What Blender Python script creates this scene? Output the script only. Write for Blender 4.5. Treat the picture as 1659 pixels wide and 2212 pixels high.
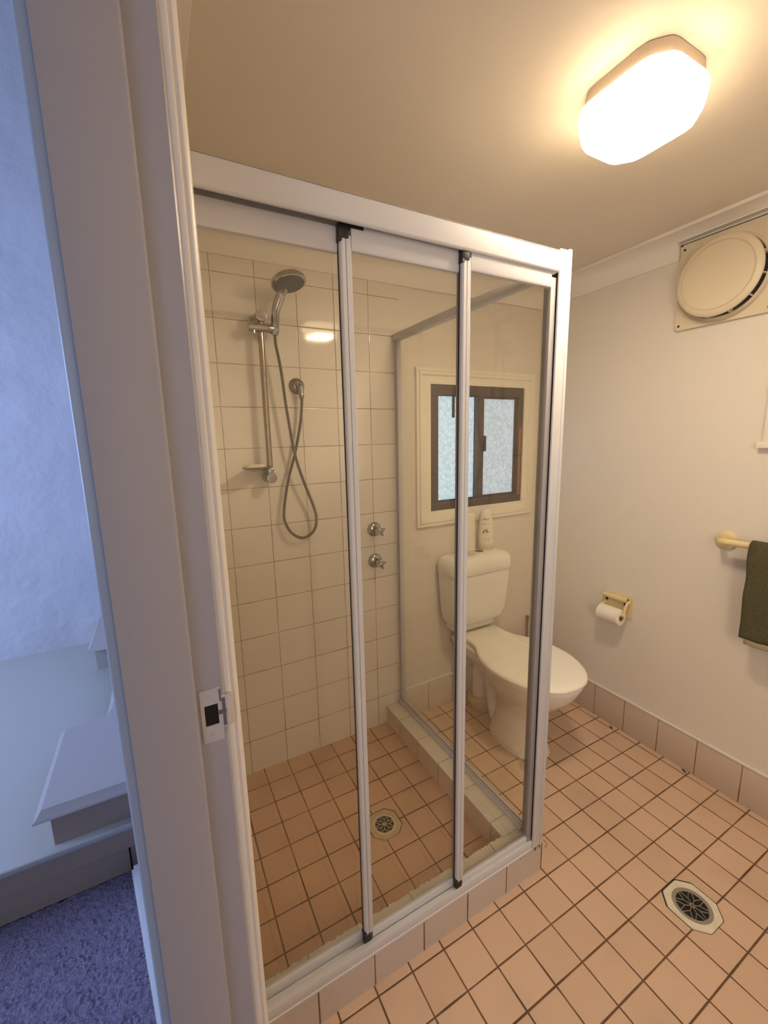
import bpy, bmesh, math, random
from mathutils import Vector, Matrix, noise
from math import sin, cos, pi, radians

for o in list(bpy.data.objects): bpy.data.objects.remove(o, do_unlink=True)
scn = bpy.context.scene
COL = scn.collection

# ------------------------------------------------------------------ camera
CAM = Vector((-.2252, -1.6385, 1.3951))
yaw, pit, rol = .4922, -.1755, -.0222
d = Vector((sin(yaw)*cos(pit), cos(yaw)*cos(pit), sin(pit)))
r = Vector((cos(yaw), -sin(yaw), 0)); u = r.cross(d)
r2 = cos(rol)*r + sin(rol)*u; u2 = -sin(rol)*r + cos(rol)*u
cd = bpy.data.cameras.new('camera'); cam = bpy.data.objects.new('camera', cd); COL.objects.link(cam)
M = Matrix((r2, u2, -d)).transposed().to_4x4(); M.translation = CAM
cam.matrix_world = M
cd.sensor_fit = 'HORIZONTAL'; cd.sensor_width = 36; cd.lens = 909.38*36/1659
cd.clip_start = .01; cd.clip_end = 60
scn.camera = cam

# ------------------------------------------------------------------ world, lights, exposure
w = bpy.data.worlds.new('world'); scn.world = w; w.use_nodes = True
w.node_tree.nodes['Background'].inputs[0].default_value = (.45, .6, 1, 1)
w.node_tree.nodes['Background'].inputs[1].default_value = .05
def area(name, loc, target, sx, sy, power, col):
    l = bpy.data.lights.new(name, 'AREA'); l.shape = 'RECTANGLE'; l.size = sx; l.size_y = sy
    l.energy = power; l.color = col
    o = bpy.data.objects.new(name, l); COL.objects.link(o); o.location = loc
    o.rotation_euler = (Vector(target)-Vector(loc)).to_track_quat('-Z', 'Y').to_euler()
    return o
area('landing_window_light', (-2.85, .25, 1.5), (0, .25, 1.2), 1.3, 1.3, 58, (.48, .61, 1))
area('hall_window_light', (-1.75, -2.7, 1.6), (.1, -.7, 1.1), 1.0, 1.3, 7, (.66, .76, 1))
area('added_fill_light', (-.165, -2.40, 1.45), (1.2, -2.40, 1.45), .5, 1.0, 12, (1, .88, .72))  # warm fill added behind the camera to brighten the bathroom, no known fitting
LAMP_STRENGTH = 1.25; LAMP_BOTTOM = 92.0
WARM = (1, .83, .61)
vs = scn.view_settings
vs.view_transform = 'Standard'; vs.look = 'None'; vs.gamma = 1; vs.use_curve_mapping = False
vs.exposure = 0.08

# ------------------------------------------------------------------ materials
def nodes(m): return m.node_tree.nodes, m.node_tree.links
def mat(name, col, rough=.5, metal=0, spec=.5, bump=0, bscale=40, coat=0, bdist=.002, var=0, vscale=6):
    m = bpy.data.materials.new(name); m.use_nodes = True
    N, L = nodes(m); b = N['Principled BSDF']
    b.inputs['Base Color'].default_value = (*col, 1); b.inputs['Roughness'].default_value = rough
    b.inputs['Metallic'].default_value = metal; b.inputs['Specular IOR Level'].default_value = spec
    b.inputs['Coat Weight'].default_value = coat
    tc = N.new('ShaderNodeNewGeometry')
    if bump:
        n = N.new('ShaderNodeTexNoise'); n.inputs['Scale'].default_value = bscale; n.inputs['Detail'].default_value = 5
        L.new(tc.outputs['Position'], n.inputs['Vector'])
        bp = N.new('ShaderNodeBump'); bp.inputs['Strength'].default_value = bump; bp.inputs['Distance'].default_value = bdist
        L.new(n.outputs['Fac'], bp.inputs['Height']); L.new(bp.outputs['Normal'], b.inputs['Normal'])
    if var:
        n = N.new('ShaderNodeTexNoise'); n.inputs['Scale'].default_value = vscale; n.inputs['Detail'].default_value = 4
        L.new(tc.outputs['Position'], n.inputs['Vector'])
        mx = N.new('ShaderNodeMix'); mx.data_type = 'RGBA'
        mx.inputs[6].default_value = (*[c*(1-var) for c in col], 1); mx.inputs[7].default_value = (*[min(1, c*(1+var*.6)) for c in col], 1)
        L.new(n.outputs['Fac'], mx.inputs[0]); L.new(mx.outputs[2], b.inputs['Base Color'])
    return m

def tile_mat(name, col, grout, ua, va, pu, pv, ou, ov, gw=.0025, rough=.25, var=.05, bump=.6, dirt=0, soft=.0012, spec=.5, gvar=.4):
    """world-position tile grid; ua/va = axis letters, pitch pu/pv, offsets ou/ov"""
    m = bpy.data.materials.new(name); m.use_nodes = True
    N, L = nodes(m); b = N['Principled BSDF']
    g = N.new('ShaderNodeNewGeometry'); s = N.new('ShaderNodeSeparateXYZ'); L.new(g.outputs['Position'], s.inputs[0])
    def math(op, a, bb=None, c=None):
        n = N.new('ShaderNodeMath'); n.operation = op
        for i, v in enumerate((a, bb, c)):
            if v is None: continue
            if isinstance(v, (int, float)): n.inputs[i].default_value = v
            else: L.new(v, n.inputs[i])
        return n.outputs[0]
    wn = N.new('ShaderNodeTexNoise'); wn.inputs['Scale'].default_value = 9; wn.inputs['Detail'].default_value = 3
    L.new(g.outputs['Position'], wn.inputs['Vector'])
    def dist(ax, p, o):
        q = math('DIVIDE', math('SUBTRACT', s.outputs['XYZ'.index(ax)], o), p)
        f = math('FLOOR', q)
        fr = math('SUBTRACT', q, f)
        a = math('ABSOLUTE', math('SUBTRACT', fr, .5))
        return math('MULTIPLY', math('SUBTRACT', .5, a), p), f
    du, fu = dist(ua, pu, ou); dv, fv = dist(va, pv, ov)
    dm = math('MINIMUM', du, dv)
    # grout width wanders a little
    dm2 = math('ADD', dm, math('MULTIPLY', math('SUBTRACT', wn.outputs['Fac'], .5), gw*1.0))
    mr = N.new('ShaderNodeMapRange'); mr.interpolation_type = 'SMOOTHSTEP'
    L.new(dm2, mr.inputs[0]); mr.inputs[1].default_value = gw/2; mr.inputs[2].default_value = gw/2+soft
    cv = N.new('ShaderNodeCombineXYZ'); L.new(fu, cv.inputs[0]); L.new(fv, cv.inputs[1])
    wh = N.new('ShaderNodeTexWhiteNoise'); wh.noise_dimensions = '3D'; L.new(cv.outputs[0], wh.inputs['Vector'])
    n2 = N.new('ShaderNodeTexNoise'); n2.inputs['Scale'].default_value = 160; n2.inputs['Detail'].default_value = 3
    L.new(g.outputs['Position'], n2.inputs['Vector'])
    k = math('ADD', math('MULTIPLY', math('SUBTRACT', wh.outputs['Value'], .5), var*2), 1.0)
    k = math('ADD', k, math('MULTIPLY', math('SUBTRACT', n2.outputs['Fac'], .5), var*1.2))
    if dirt:
        n3 = N.new('ShaderNodeTexNoise'); n3.inputs['Scale'].default_value = 5; n3.inputs['Detail'].default_value = 6
        L.new(g.outputs['Position'], n3.inputs['Vector'])
        k = math('MULTIPLY', k, math('SUBTRACT', 1.0, math('MULTIPLY', math('MAXIMUM', math('SUBTRACT', n3.outputs['Fac'], .52), 0.0), dirt)))
    vm = N.new('ShaderNodeVectorMath'); vm.operation = 'SCALE'; vm.inputs[0].default_value = col; L.new(k, vm.inputs['Scale'])
    gk = math('ADD', 1-gvar, math('MULTIPLY', wn.outputs['Fac'], gvar*2))
    vg = N.new('ShaderNodeVectorMath'); vg.operation = 'SCALE'; vg.inputs[0].default_value = grout; L.new(gk, vg.inputs['Scale'])
    mx = N.new('ShaderNodeMix'); mx.data_type = 'RGBA'
    L.new(mr.outputs[0], mx.inputs[0]); L.new(vg.outputs[0], mx.inputs[6]); L.new(vm.outputs[0], mx.inputs[7])
    L.new(mx.outputs[2], b.inputs['Base Color'])
    rr = N.new('ShaderNodeMapRange'); L.new(mr.outputs[0], rr.inputs[0]); rr.inputs[3].default_value = .85; rr.inputs[4].default_value = rough
    L.new(rr.outputs[0], b.inputs['Roughness']); b.inputs['Specular IOR Level'].default_value = spec
    # pillowed edge + slight per tile waviness
    mr2 = N.new('ShaderNodeMapRange'); mr2.interpolation_type = 'SMOOTHSTEP'; L.new(dm, mr2.inputs[0])
    mr2.inputs[1].default_value = 0; mr2.inputs[2].default_value = gw/2+.003
    bp = N.new('ShaderNodeBump'); bp.inputs['Strength'].default_value = bump; bp.inputs['Distance'].default_value = .0015
    hh = math('ADD', mr2.outputs[0], math('MULTIPLY', wn.outputs['Fac'], .5))
    L.new(hh, bp.inputs['Height']); L.new(bp.outputs['Normal'], b.inputs['Normal'])
    return m

ZA = 1.9654
M_wall = mat('wall_paint', (.76, .70, .61), .55, bump=.25, bscale=14, bdist=.004)
M_ceil = mat('ceiling_paint', (.78, .70, .58), .6, bump=.1, bscale=30)
M_plaster = mat('rough_plaster', (.60, .62, .68), .7, bump=.6, bscale=3.2, bdist=.05, var=.14, vscale=2.2)
M_jamb = mat('jamb_gloss_paint', (.42, .40, .41), .38, bump=.15, bscale=60, bdist=.002)
M_arch = mat('architrave_paint', (.80, .74, .66), .35, bump=.1, bscale=50)
M_corn = mat('cornice_paint', (.86, .80, .71), .5)
M_wt = tile_mat('shower_wall_tiles', (.80, .74, .65), (.36, .26, .15), 'X', 'Z', .15, .15, 0, ZA, gw=.0016, rough=.07, spec=.35, var=.02, soft=.0008, bump=.35, gvar=.7)
M_wt2 = tile_mat('shower_side_tiles', (.80, .74, .65), (.36, .26, .15), 'Y', 'Z', .15, .15, 0, ZA, gw=.0016, rough=.07, spec=.35, var=.02, soft=.0008, bump=.35)
M_ft = tile_mat('floor_tiles', (.64, .445, .315), (.15, .075, .035), 'X', 'Y', .1019, .1019, .6435, -.7798, gw=.0030, rough=.42, var=.05, dirt=.5, bump=.8)
M_sft = tile_mat('shower_floor_tiles', (.62, .39, .25), (.16, .085, .04), 'X', 'Y', .1, .1, .048, -.0895, gw=.0030, rough=.38, var=.035, dirt=.5, bump=.8)
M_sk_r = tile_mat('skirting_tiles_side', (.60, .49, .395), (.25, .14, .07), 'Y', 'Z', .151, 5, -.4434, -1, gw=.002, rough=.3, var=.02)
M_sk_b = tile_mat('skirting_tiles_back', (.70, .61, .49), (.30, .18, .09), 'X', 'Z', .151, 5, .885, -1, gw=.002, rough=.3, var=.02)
M_hf = tile_mat('hob_front_tiles', (.63, .54, .47), (.20, .11, .05), 'X', 'Z', .151, 5, -.013, -1, gw=.0026, rough=.3, var=.03, dirt=.3)
M_hs = tile_mat('hob_side_tiles', (.70, .55, .44), (.36, .23, .14), 'Y', 'Z', .151, 5, -.125, -1, gw=.0022, rough=.3, var=.03, dirt=.3)
M_ht = tile_mat('hob_top_tiles', (.84, .79, .66), (.50, .38, .25), 'Y', 'Z', .151, 5, -.125, -1, gw=.0022, rough=.3, var=.03, dirt=.5)
M_htf = tile_mat('hob_top_front_tiles', (.84, .79, .66), (.50, .38, .25), 'X', 'Z', .151, 5, -.013, -1, gw=.0022, rough=.3, var=.03, dirt=.5)
M_alu = mat('white_aluminium', (.61, .60, .61), .42, spec=.5)
M_aluin = mat('shaded_aluminium', (.33, .30, .26), .5)  # white aluminium darkened to stand in for shade inside the channels
M_aluin2 = mat('shaded_stile_aluminium', (.33, .31, .31), .4)  # stile aluminium with the shade of its recess put into the colour
M_black = mat('black_plastic', (.012, .011, .010), .4)
M_gasket = mat('rubber_seal', (.02, .018, .016), .6)
M_chrome = mat('chrome', (.48, .47, .45), .08, metal=1, bump=.05, bscale=90)
M_chrome2 = mat('dull_chrome', (.36, .34, .31), .25, metal=1, bump=.1, bscale=120)
M_rail = mat('tarnished_chrome', (.40, .33, .26), .22, metal=1, var=.35, vscale=30)
M_nozzle = mat('grey_nozzle_plate', (.10, .09, .08), .45)
M_porc = mat('white_porcelain', (.84, .80, .72), .12, coat=.4)
M_cist = mat('cistern_plastic', (.86, .82, .73), .25)
M_lid = mat('toilet_seat_plastic', (.93, .89, .80), .2)
M_pvc = mat('cream_pvc', (.62, .52, .36), .45)
M_cream = mat('yellowed_plastic', (.74, .61, .33), .35)
M_fan = mat('aged_cream_plastic', (.71, .61, .44), .4)
M_dark = mat('void_shade', (.01, .008, .006), .9)  # near black colour standing in for shade in holes and gaps
M_brown = mat('brown_paint', (.065, .036, .025), .45, var=.25, vscale=25)
M_timber = mat('raw_timber', (.30, .13, .05), .55, var=.3, vscale=40)
M_winp = mat('window_surround_paint', (.86, .80, .68), .5, bump=.15, bscale=25)
M_towel = mat('olive_towel', (.16, .14, .065), .95, bump=1.0, bscale=330, bdist=.012, var=.75, vscale=300)
M_hem = mat('towel_hem', (.36, .31, .17), .95, bump=.8, bscale=300)
M_paper = mat('tissue_paper', (.86, .80, .70), .9, bump=.6, bscale=150)
M_soap = mat('soap', (.85, .76, .60), .45)
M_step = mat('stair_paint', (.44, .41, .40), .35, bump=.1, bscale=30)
M_stepd = mat('shaded_stair_paint', (.36, .285, .22), .45)  # white stair paint darkened for the shade on the front faces
M_skirt = mat('skirting_paint', (.70, .72, .75), .35)
M_copper = mat('copper', (.32, .15, .07), .4, metal=.7)
M_draing = mat('grey_pvc', (.28, .25, .20), .5)
M_print = mat('dark_print', (.035, .022, .012), .6)
M_print2 = mat('brown_print', (.16, .055, .015), .6)
M_print3 = mat('tan_print', (.45, .28, .10), .6)
M_bottle = mat('bottle_plastic', (.82, .77, .64), .3)
M_cap = mat('bottle_cap', (.62, .55, .40), .35)
M_carpet = mat('carpet', (.50, .43, .64), 1.0, bump=1.0, bscale=240, bdist=.02, var=.7, vscale=210)
M_strike = mat('painted_steel', (.60, .55, .52), .35, bump=.3, bscale=300)
M_strikew = mat('worn_steel', (.20, .21, .24), .35, metal=.6)
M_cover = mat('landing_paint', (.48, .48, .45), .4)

def glass_mat(name, tint, rough=0.0, refl=1.0):
    m = bpy.data.materials.new(name); m.use_nodes = True
    N, L = nodes(m); N.remove(N['Principled BSDF'])
    t = N.new('ShaderNodeBsdfTransparent'); t.inputs[0].default_value = (*tint, 1)
    g = N.new('ShaderNodeBsdfGlossy'); g.inputs['Roughness'].default_value = rough
    f = N.new('ShaderNodeFresnel')
    ge = N.new('ShaderNodeNewGeometry'); mi = N.new('ShaderNodeMapRange')   # leaving faces use the inverse index: a thin pane has no total reflection
    L.new(ge.outputs['Backfacing'], mi.inputs[0]); mi.inputs[3].default_value = 1.45; mi.inputs[4].default_value = 1/1.45
    L.new(mi.outputs[0], f.inputs[0])
    mx = N.new('ShaderNodeMixShader'); L.new(f.outputs[0], mx.inputs[0]); L.new(t.outputs[0], mx.inputs[1]); L.new(g.outputs[0], mx.inputs[2])
    L.new(mx.outputs[0], N['Material Output'].inputs[0])
    return m
M_glass = glass_mat('clear_shower_glass', (.99, .985, .955))

def pane_mat(name, base, strength, sc):
    """patterned obscure glass lit by the daylight behind it"""
    m = bpy.data.materials.new(name); m.use_nodes = True
    N, L = nodes(m); b = N['Principled BSDF']
    g = N.new('ShaderNodeNewGeometry')
    v = N.new('ShaderNodeTexVoronoi'); v.inputs['Scale'].default_value = sc; L.new(g.outputs['Position'], v.inputs['Vector'])
    n = N.new('ShaderNodeTexNoise'); n.inputs['Scale'].default_value = sc*2; n.inputs['Detail'].default_value = 4; L.new(g.outputs['Position'], n.inputs['Vector'])
    ad = N.new('ShaderNodeMath'); ad.operation = 'ADD'; L.new(v.outputs['Distance'], ad.inputs[0]); L.new(n.outputs['Fac'], ad.inputs[1])
    mr = N.new('ShaderNodeMapRange'); L.new(ad.outputs[0], mr.inputs[0]); mr.inputs[1].default_value = .5; mr.inputs[2].default_value = 1.3
    mr.inputs[3].default_value = strength*1.12; mr.inputs[4].default_value = strength*.72
    b.inputs['Base Color'].default_value = (.25, .28, .3, 1); b.inputs['Roughness'].default_value = .25
    b.inputs['Emission Color'].default_value = (*base, 1); L.new(mr.outputs[0], b.inputs['Emission Strength'])
    bp = N.new('ShaderNodeBump'); bp.inputs['Strength'].default_value = .5; bp.inputs['Distance'].default_value = .003
    L.new(ad.outputs[0], bp.inputs['Height']); L.new(bp.outputs[0], b.inputs['Normal'])
    return m
M_pane1 = pane_mat('frosted_pane_bright', (.44, .62, .80), 1.15, 60)
M_pane2 = pane_mat('frosted_pane_patterned', (.40, .50, .64), 1.05, 60)

# lamp diffuser: opal plastic, glowing and passing the light of the two bulbs inside
M_opal = bpy.data.materials.new('opal_diffuser'); M_opal.use_nodes = True
N, L = nodes(M_opal); N.remove(N['Principled BSDF'])
tr = N.new('ShaderNodeBsdfTranslucent'); tr.inputs[0].default_value = (.9, .85, .75, 1)
em = N.new('ShaderNodeEmission'); em.inputs[0].default_value = (*WARM, 1); em.inputs[1].default_value = LAMP_STRENGTH
ad = N.new('ShaderNodeAddShader'); L.new(tr.outputs[0], ad.inputs[0]); L.new(em.outputs[0], ad.inputs[1]); L.new(ad.outputs[0], N['Material Output'].inputs[0])
M_opal2 = M_opal.copy(); M_opal2.node_tree.nodes['Emission'].inputs[1].default_value = LAMP_BOTTOM
M_bulb = bpy.data.materials.new('bulb_glow'); M_bulb.use_nodes = True
N, L = nodes(M_bulb); b = N['Principled BSDF']; b.inputs['Emission Color'].default_value = (*WARM, 1); b.inputs['Emission Strength'].default_value = 40

# ------------------------------------------------------------------ mesh helpers
def box(bm, x0, x1, y0, y1, z0, z1, bev=0, seg=2):
    vs_ = [bm.verts.new((x, y, z)) for z in (z0, z1) for y in (y0, y1) for x in (x0, x1)]
    fs = [(0, 2, 3, 1), (4, 5, 7, 6), (0, 1, 5, 4), (2, 6, 7, 3), (0, 4, 6, 2), (1, 3, 7, 5)]
    ff = [bm.faces.new([vs_[i] for i in f]) for f in fs]
    if bev:
        es = list({e for f in ff for e in f.edges})
        bmesh.ops.bevel(bm, geom=es, offset=bev, segments=seg, affect='EDGES', profile=.5)
def prism(bm, poly, a0, a1, plane='XY', bev=0):
    """extrude polygon (list of 2-tuples) in plane along remaining axis from a0 to a1"""
    def P(p, a):
        if plane == 'XY': return (p[0], p[1], a)
        if plane == 'XZ': return (p[0], a, p[1])
        return (a, p[0], p[1])
    A = [bm.verts.new(P(p, a0)) for p in poly]; B = [bm.verts.new(P(p, a1)) for p in poly]
    n = len(poly)
    fs = [bm.faces.new(A), bm.faces.new(B[::-1])]
    for i in range(n): fs.append(bm.faces.new((A[i], B[i], B[(i+1) % n], A[(i+1) % n])))
    if bev:
        es = [e for e in {e for f in fs[:2] for e in f.edges}]
        bmesh.ops.bevel(bm, geom=es, offset=bev, segments=3, affect='EDGES', profile=.5)
def frame(dirv):
    z = Vector(dirv).normalized(); x = z.orthogonal().normalized()
    if abs(z.z) < .99: x = z.cross(Vector((0, 0, 1))).normalized()
    return x, z.cross(x), z
def cyl(bm, p0, p1, r0, r1=None, seg=32, cap=True):
    revolve(bm, p0, Vector(p1)-Vector(p0), [(0, r0), ((Vector(p1)-Vector(p0)).length, r0 if r1 is None else r1)], seg, cap)
def revolve(bm, org, axis, prof, seg=40, cap=True, sx=1, sy=1):
    """prof = list (distance along axis, radius)"""
    x, y, z = frame(axis); org = Vector(org); rings = []
    for t, rad in prof:
        if rad < 1e-6: rings.append([bm.verts.new(org+z*t)])
        else: rings.append([bm.verts.new(org+z*t+x*rad*cos(2*pi*k/seg)*sx+y*rad*sin(2*pi*k/seg)*sy) for k in range(seg)])
    skin(bm, rings, cap)
def skin(bm, rings, cap=True):
    for A, B in zip(rings, rings[1:]):
        if len(A) == 1 and len(B) == 1: continue
        n = max(len(A), len(B))
        for k in range(n):
            k2 = (k+1) % n
            if len(A) == 1: bm.faces.new((A[0], B[k2], B[k]))
            elif len(B) == 1: bm.faces.new((A[k], A[k2], B[0]))
            else: bm.faces.new((A[k], A[k2], B[k2], B[k]))
    if cap:
        if len(rings[0]) > 2: bm.faces.new(rings[0][::-1])
        if len(rings[-1]) > 2: bm.faces.new(rings[-1])
def smooth_path(pts, n=8):
    pts = [Vector(p) for p in pts]; out = []
    P = [pts[0]*2-pts[1]]+pts+[pts[-1]*2-pts[-2]]
    for i in range(1, len(P)-2):
        a, b, c, e = P[i-1:i+3]
        for k in range(n):
            t = k/n
            out.append(.5*((2*b)+(c-a)*t+(2*a-5*b+4*c-e)*t*t+(3*b-a-3*c+e)*t**3))
    out.append(pts[-1]); return out
def tube(bm, pts, rad, seg=16, cap=True, radf=None):
    pts = [Vector(p) for p in pts]; rings = []
    t0 = (pts[1]-pts[0]).normalized(); nx = t0.orthogonal().normalized()
    for i, p in enumerate(pts):
        t = (pts[min(i+1, len(pts)-1)]-pts[max(i-1, 0)]).normalized()
        nx = (nx-t*nx.dot(t)).normalized(); ny = t.cross(nx)
        R = radf(i/(len(pts)-1), i) if radf else rad
        rings.append([bm.verts.new(p+nx*R*cos(2*pi*k/seg)+ny*R*sin(2*pi*k/seg)) for k in range(seg)])
    skin(bm, rings, cap)
def rrect(cx, cy, hx, hy, rad, n=6):
    out = []
    for (sx, sy, a0) in ((1, 1, 0), (-1, 1, 90), (-1, -1, 180), (1, -1, 270)):
        for k in range(n+1):
            a = radians(a0+90*k/n)
            out.append((cx+sx*(hx-rad)+rad*cos(a), cy+sy*(hy-rad)+rad*sin(a)))
    return out
def loft(bm, secs, cap=True):
    """secs = list of (z, [(x,y)...])"""
    skin(bm, [[bm.verts.new((p[0], p[1], z)) for p in ring] for z, ring in secs], cap)
def new(): return bmesh.new()
WORG = {}
def obj(name, bm, m, parent=None, loc=None, smooth=True, angle=40):
    """mesh verts are given in world space; the origin becomes the parent's (or loc)"""
    bmesh.ops.remove_doubles(bm, verts=bm.verts, dist=1e-6)
    bmesh.ops.recalc_face_normals(bm, faces=bm.faces)
    org = Vector(loc) if loc is not None else (WORG[parent.name] if parent is not None else Vector())
    me = bpy.data.meshes.new(name)
    for v in bm.verts: v.co -= org
    bm.to_mesh(me); bm.free()
    if smooth:
        for p in me.polygons: p.use_smooth = True
        me.set_sharp_from_angle(angle=radians(angle))
    o = bpy.data.objects.new(name, me); COL.objects.link(o)
    for q in (m if isinstance(m, (list, tuple)) else [m]): me.materials.append(q)
    if parent is not None:
        o.parent = parent; o.location = org-WORG[parent.name]
    else: o.location = org
    WORG[o.name] = org
    return o
def thing(name, label, cat, loc=(0, 0, 0), group=None):
    o = bpy.data.objects.new(name, None); COL.objects.link(o); o.location = loc; o.empty_display_size = .05
    WORG[o.name] = Vector(loc)
    return tag(o, label, cat, group)
def tag(o, label, cat, group=None):
    o['label'] = label; o['category'] = cat
    if group: o['group'] = group
    return o
def struct(name, bm, m, parent=None, smooth=True, label=None, cat=None):
    o = obj(name, bm, m, parent, smooth=smooth)
    if parent is None:
        o['kind'] = 'structure'
        if label: o['label'] = label; o['category'] = cat
    return o
def sbox(name, dims, m, label=None, cat=None, bev=0, parent=None):
    bm = new(); box(bm, *dims, bev=bev); return struct(name, bm, m, parent, label=label, cat=cat)

# ------------------------------------------------------------------ dimensions
SL = .012
R = 1.597; H = 2.108; XL = -.1777; XB = -.2836; YJ = -1.11; YF = -2.75; YB2 = 1.33
ZF = .02    # shower floor
# ------------------------------------------------------------------ floors, ceilings, walls
sbox('floor', (XL, R+.02, YF, .02, -.05, 0), M_ft, 'salmon pink square tiles with dark grout on the bathroom floor', 'floor')
# shower floor, inside the hob
bm = new(); box(bm, XL, .645, -.785, 0, 0, ZF); struct('floor_shower', bm, M_sft, label='brownish pink tiled shower floor behind the glass', cat='floor')
sbox('ceiling', (XL-.0, R+.05, YF, .05, H, H+.05), M_ceil, 'cream painted bathroom ceiling', 'ceiling')
for v in bpy.data.objects['ceiling'].data.vertices: v.co.z += SL*-min(0, v.co.y)   # ceiling and side cornices sheared up towards the front to fit the image
# back wall with window opening
WX0, WX1, WZ0, WZ1 = .905, 1.492, 1.043, 1.628
bm = new()
for dims in ((XL, WX0, .004, .10, 0, H), (WX1, R+.05, .004, .10, 0, H), (WX0, WX1, .004, .10, 0, WZ0), (WX0, WX1, .004, .10, WZ1, H)):
    box(bm, *dims)
struct('wall_back', bm, M_wall, smooth=False, label='painted bathroom wall with the small window, behind the toilet', cat='wall')
sbox('wall_right', (R, R+.1, YF, .1, -.02, H+.02), M_wall, 'painted wall with the round fan and towel rail', 'wall')
sbox('wall_front', (XL, R+.05, YF-.1, YF, 0, H), M_wall, 'bathroom wall behind the viewer', 'wall')
# partition between the bathroom and the stair side (two skins: door opening between)
bm = new(); box(bm, XB, XL, YJ+.02, YB2, 0, 3.6); box(bm, XB, XL, YF, -1.95, 0, 3.6); box(bm, XB, XL, -1.95, YJ+.02, 2.06, 3.6)
struct('wall_left', bm, M_plaster, smooth=False, label='partition wall with the doorway', cat='wall')
bm = new(); box(bm, XL, XL+.002, YF, -1.95, 0, H); box(bm, XL, XL+.002, YJ+.02, -.86, 0, H); box(bm, XL, XL+.002, -.86, .004, ZF, H)
box(bm, XL, XL+.002, -1.95, YJ+.02, 2.06, H)
struct('wall_left_lining', bm, M_wall, smooth=False, label='bathroom side face of the partition wall', cat='wall')
# shower tiling on back and left walls
bm = new(); box(bm, XL, .746, -.0, .004, ZF, 2.0215); struct('wall_back_tiles', bm, M_wt, smooth=False, label='cream square tiles on the shower back wall', cat='tiles')
bm = new(); box(bm, XL+.002, XL+.007, -.86, 0, ZF, 2.0215); struct('wall_left_tiles', bm, M_wt2, smooth=False, label='cream square tiles on the shower left wall', cat='tiles')

# stair side room
sbox('wall_stair_back', (-3.05, XB, YB2, YB2+.1, 0, 3.6), M_plaster, 'rough plaster wall in blue daylight left of the doorway', 'wall')
sbox('wall_stair_left', (-3.1, -3.0, YF-.6, YB2+.1, 0, 3.6), M_plaster, 'far plaster wall of the stair room', 'wall')
sbox('wall_stair_front', (-3.05, XB, YF-.6, YF-.5, 0, 3.6), M_plaster, 'front plaster wall of the stair room', 'wall')
sbox('ceiling_stair', (-3.05, XB+.1, YF-.6, YB2+.1, 3.6, 3.65), M_ceil, 'ceiling of the stair room', 'ceiling')
# carpet: a fine rumpled pile
bm = new(); nx, ny = 230, 260; X0, X1, Y0, Y1 = -1.5, XB+.02, -1.35, -.2
random.seed(3)
g = [[bm.verts.new((X0+(X1-X0)*i/nx+random.uniform(-.0015, .0015), Y0+(Y1-Y0)*j/ny+random.uniform(-.0015, .0015), random.uniform(-.0035, .0035))) for j in range(ny+1)] for i in range(nx+1)]
for i in range(nx):
    for j in range(ny): bm.faces.new((g[i][j], g[i+1][j], g[i+1][j+1], g[i][j+1]))
box(bm, -3.05, X0, YF-.6, YB2, -.04, -.001); box(bm, X0, X1, YF-.6, Y0, -.04, -.001); box(bm, X0, X1, Y0, YB2, -.04, -.02)
struct('floor_carpet', bm, M_carpet, label='blue violet cut pile carpet at the foot of the steps', cat='carpet')
sbox('floor_threshold', (XB+.02, XL, -1.95, YJ+.03, -.03, .004), M_jamb, 'threshold strip of the doorway', 'floor')

# cornice (cove with a small lip), mitred
CV = .082
def cove_prof(z0):
    pts = [(CV, H), (CV, H-.011), (CV-.004, H-.0125)]
    c = CV-.008
    for k in range(13):
        a = radians(90*k/12)
        # concave quarter, centre at room side bottom
        pts.append((.006+c*(1-sin(a))**1.35, H-.0125-(CV-.012)*(1-cos(a))))
    pts += [(.006, H-CV-.006), (.0, H-CV-.0065)]
    pts = [p for p in pts if p[1] >= z0-1e-6]
    return pts
def cornice(name, fn, a0, a1, m0, m1, label, z0=0, extra=None):
    bm = new(); 
    def seg(a0, a1, m0, m1, z0):
        P = cove_prof(z0)
        if z0: P.append((P[-1][0], z0)); P.append((0, z0))
        P.append((0, H))
        A = [bm.verts.new(fn(a0+m0*dd, dd, zz)) for dd, zz in P]; B = [bm.verts.new(fn(a1+m1*dd, dd, zz)) for dd, zz in P]
        n = len(P)
        bm.faces.new(A); bm.faces.new(B[::-1])
        for i in range(n): bm.faces.new((A[i], B[i], B[(i+1) % n], A[(i+1) % n]))
    if extra:
        for s in extra: seg(*s)
    else: seg(a0, a1, m0, m1, z0)
    o = struct(name, bm, M_corn, label=label, cat='cornice'); return o
cornice('trim_1', lambda a, dd, z: (a, -dd, z), XL, R, 1, -1, 'cove cornice along the top of the window wall')
cornice('trim_2', lambda a, dd, z: (R-dd, a, z-SL*a), 0, 0, 0, 0, 'cove cornice above the round fan, notched around its plate',
        extra=[(0, -.652, -1, 0, 0), (-.652, -.972, 0, 0, 2.078), (-.972, YF, 0, 1, 0)])
cornice('trim_3', lambda a, dd, z: (XL+dd, a, z-SL*a), 0, YF, -1, 1, 'cove cornice above the doorway wall')

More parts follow.
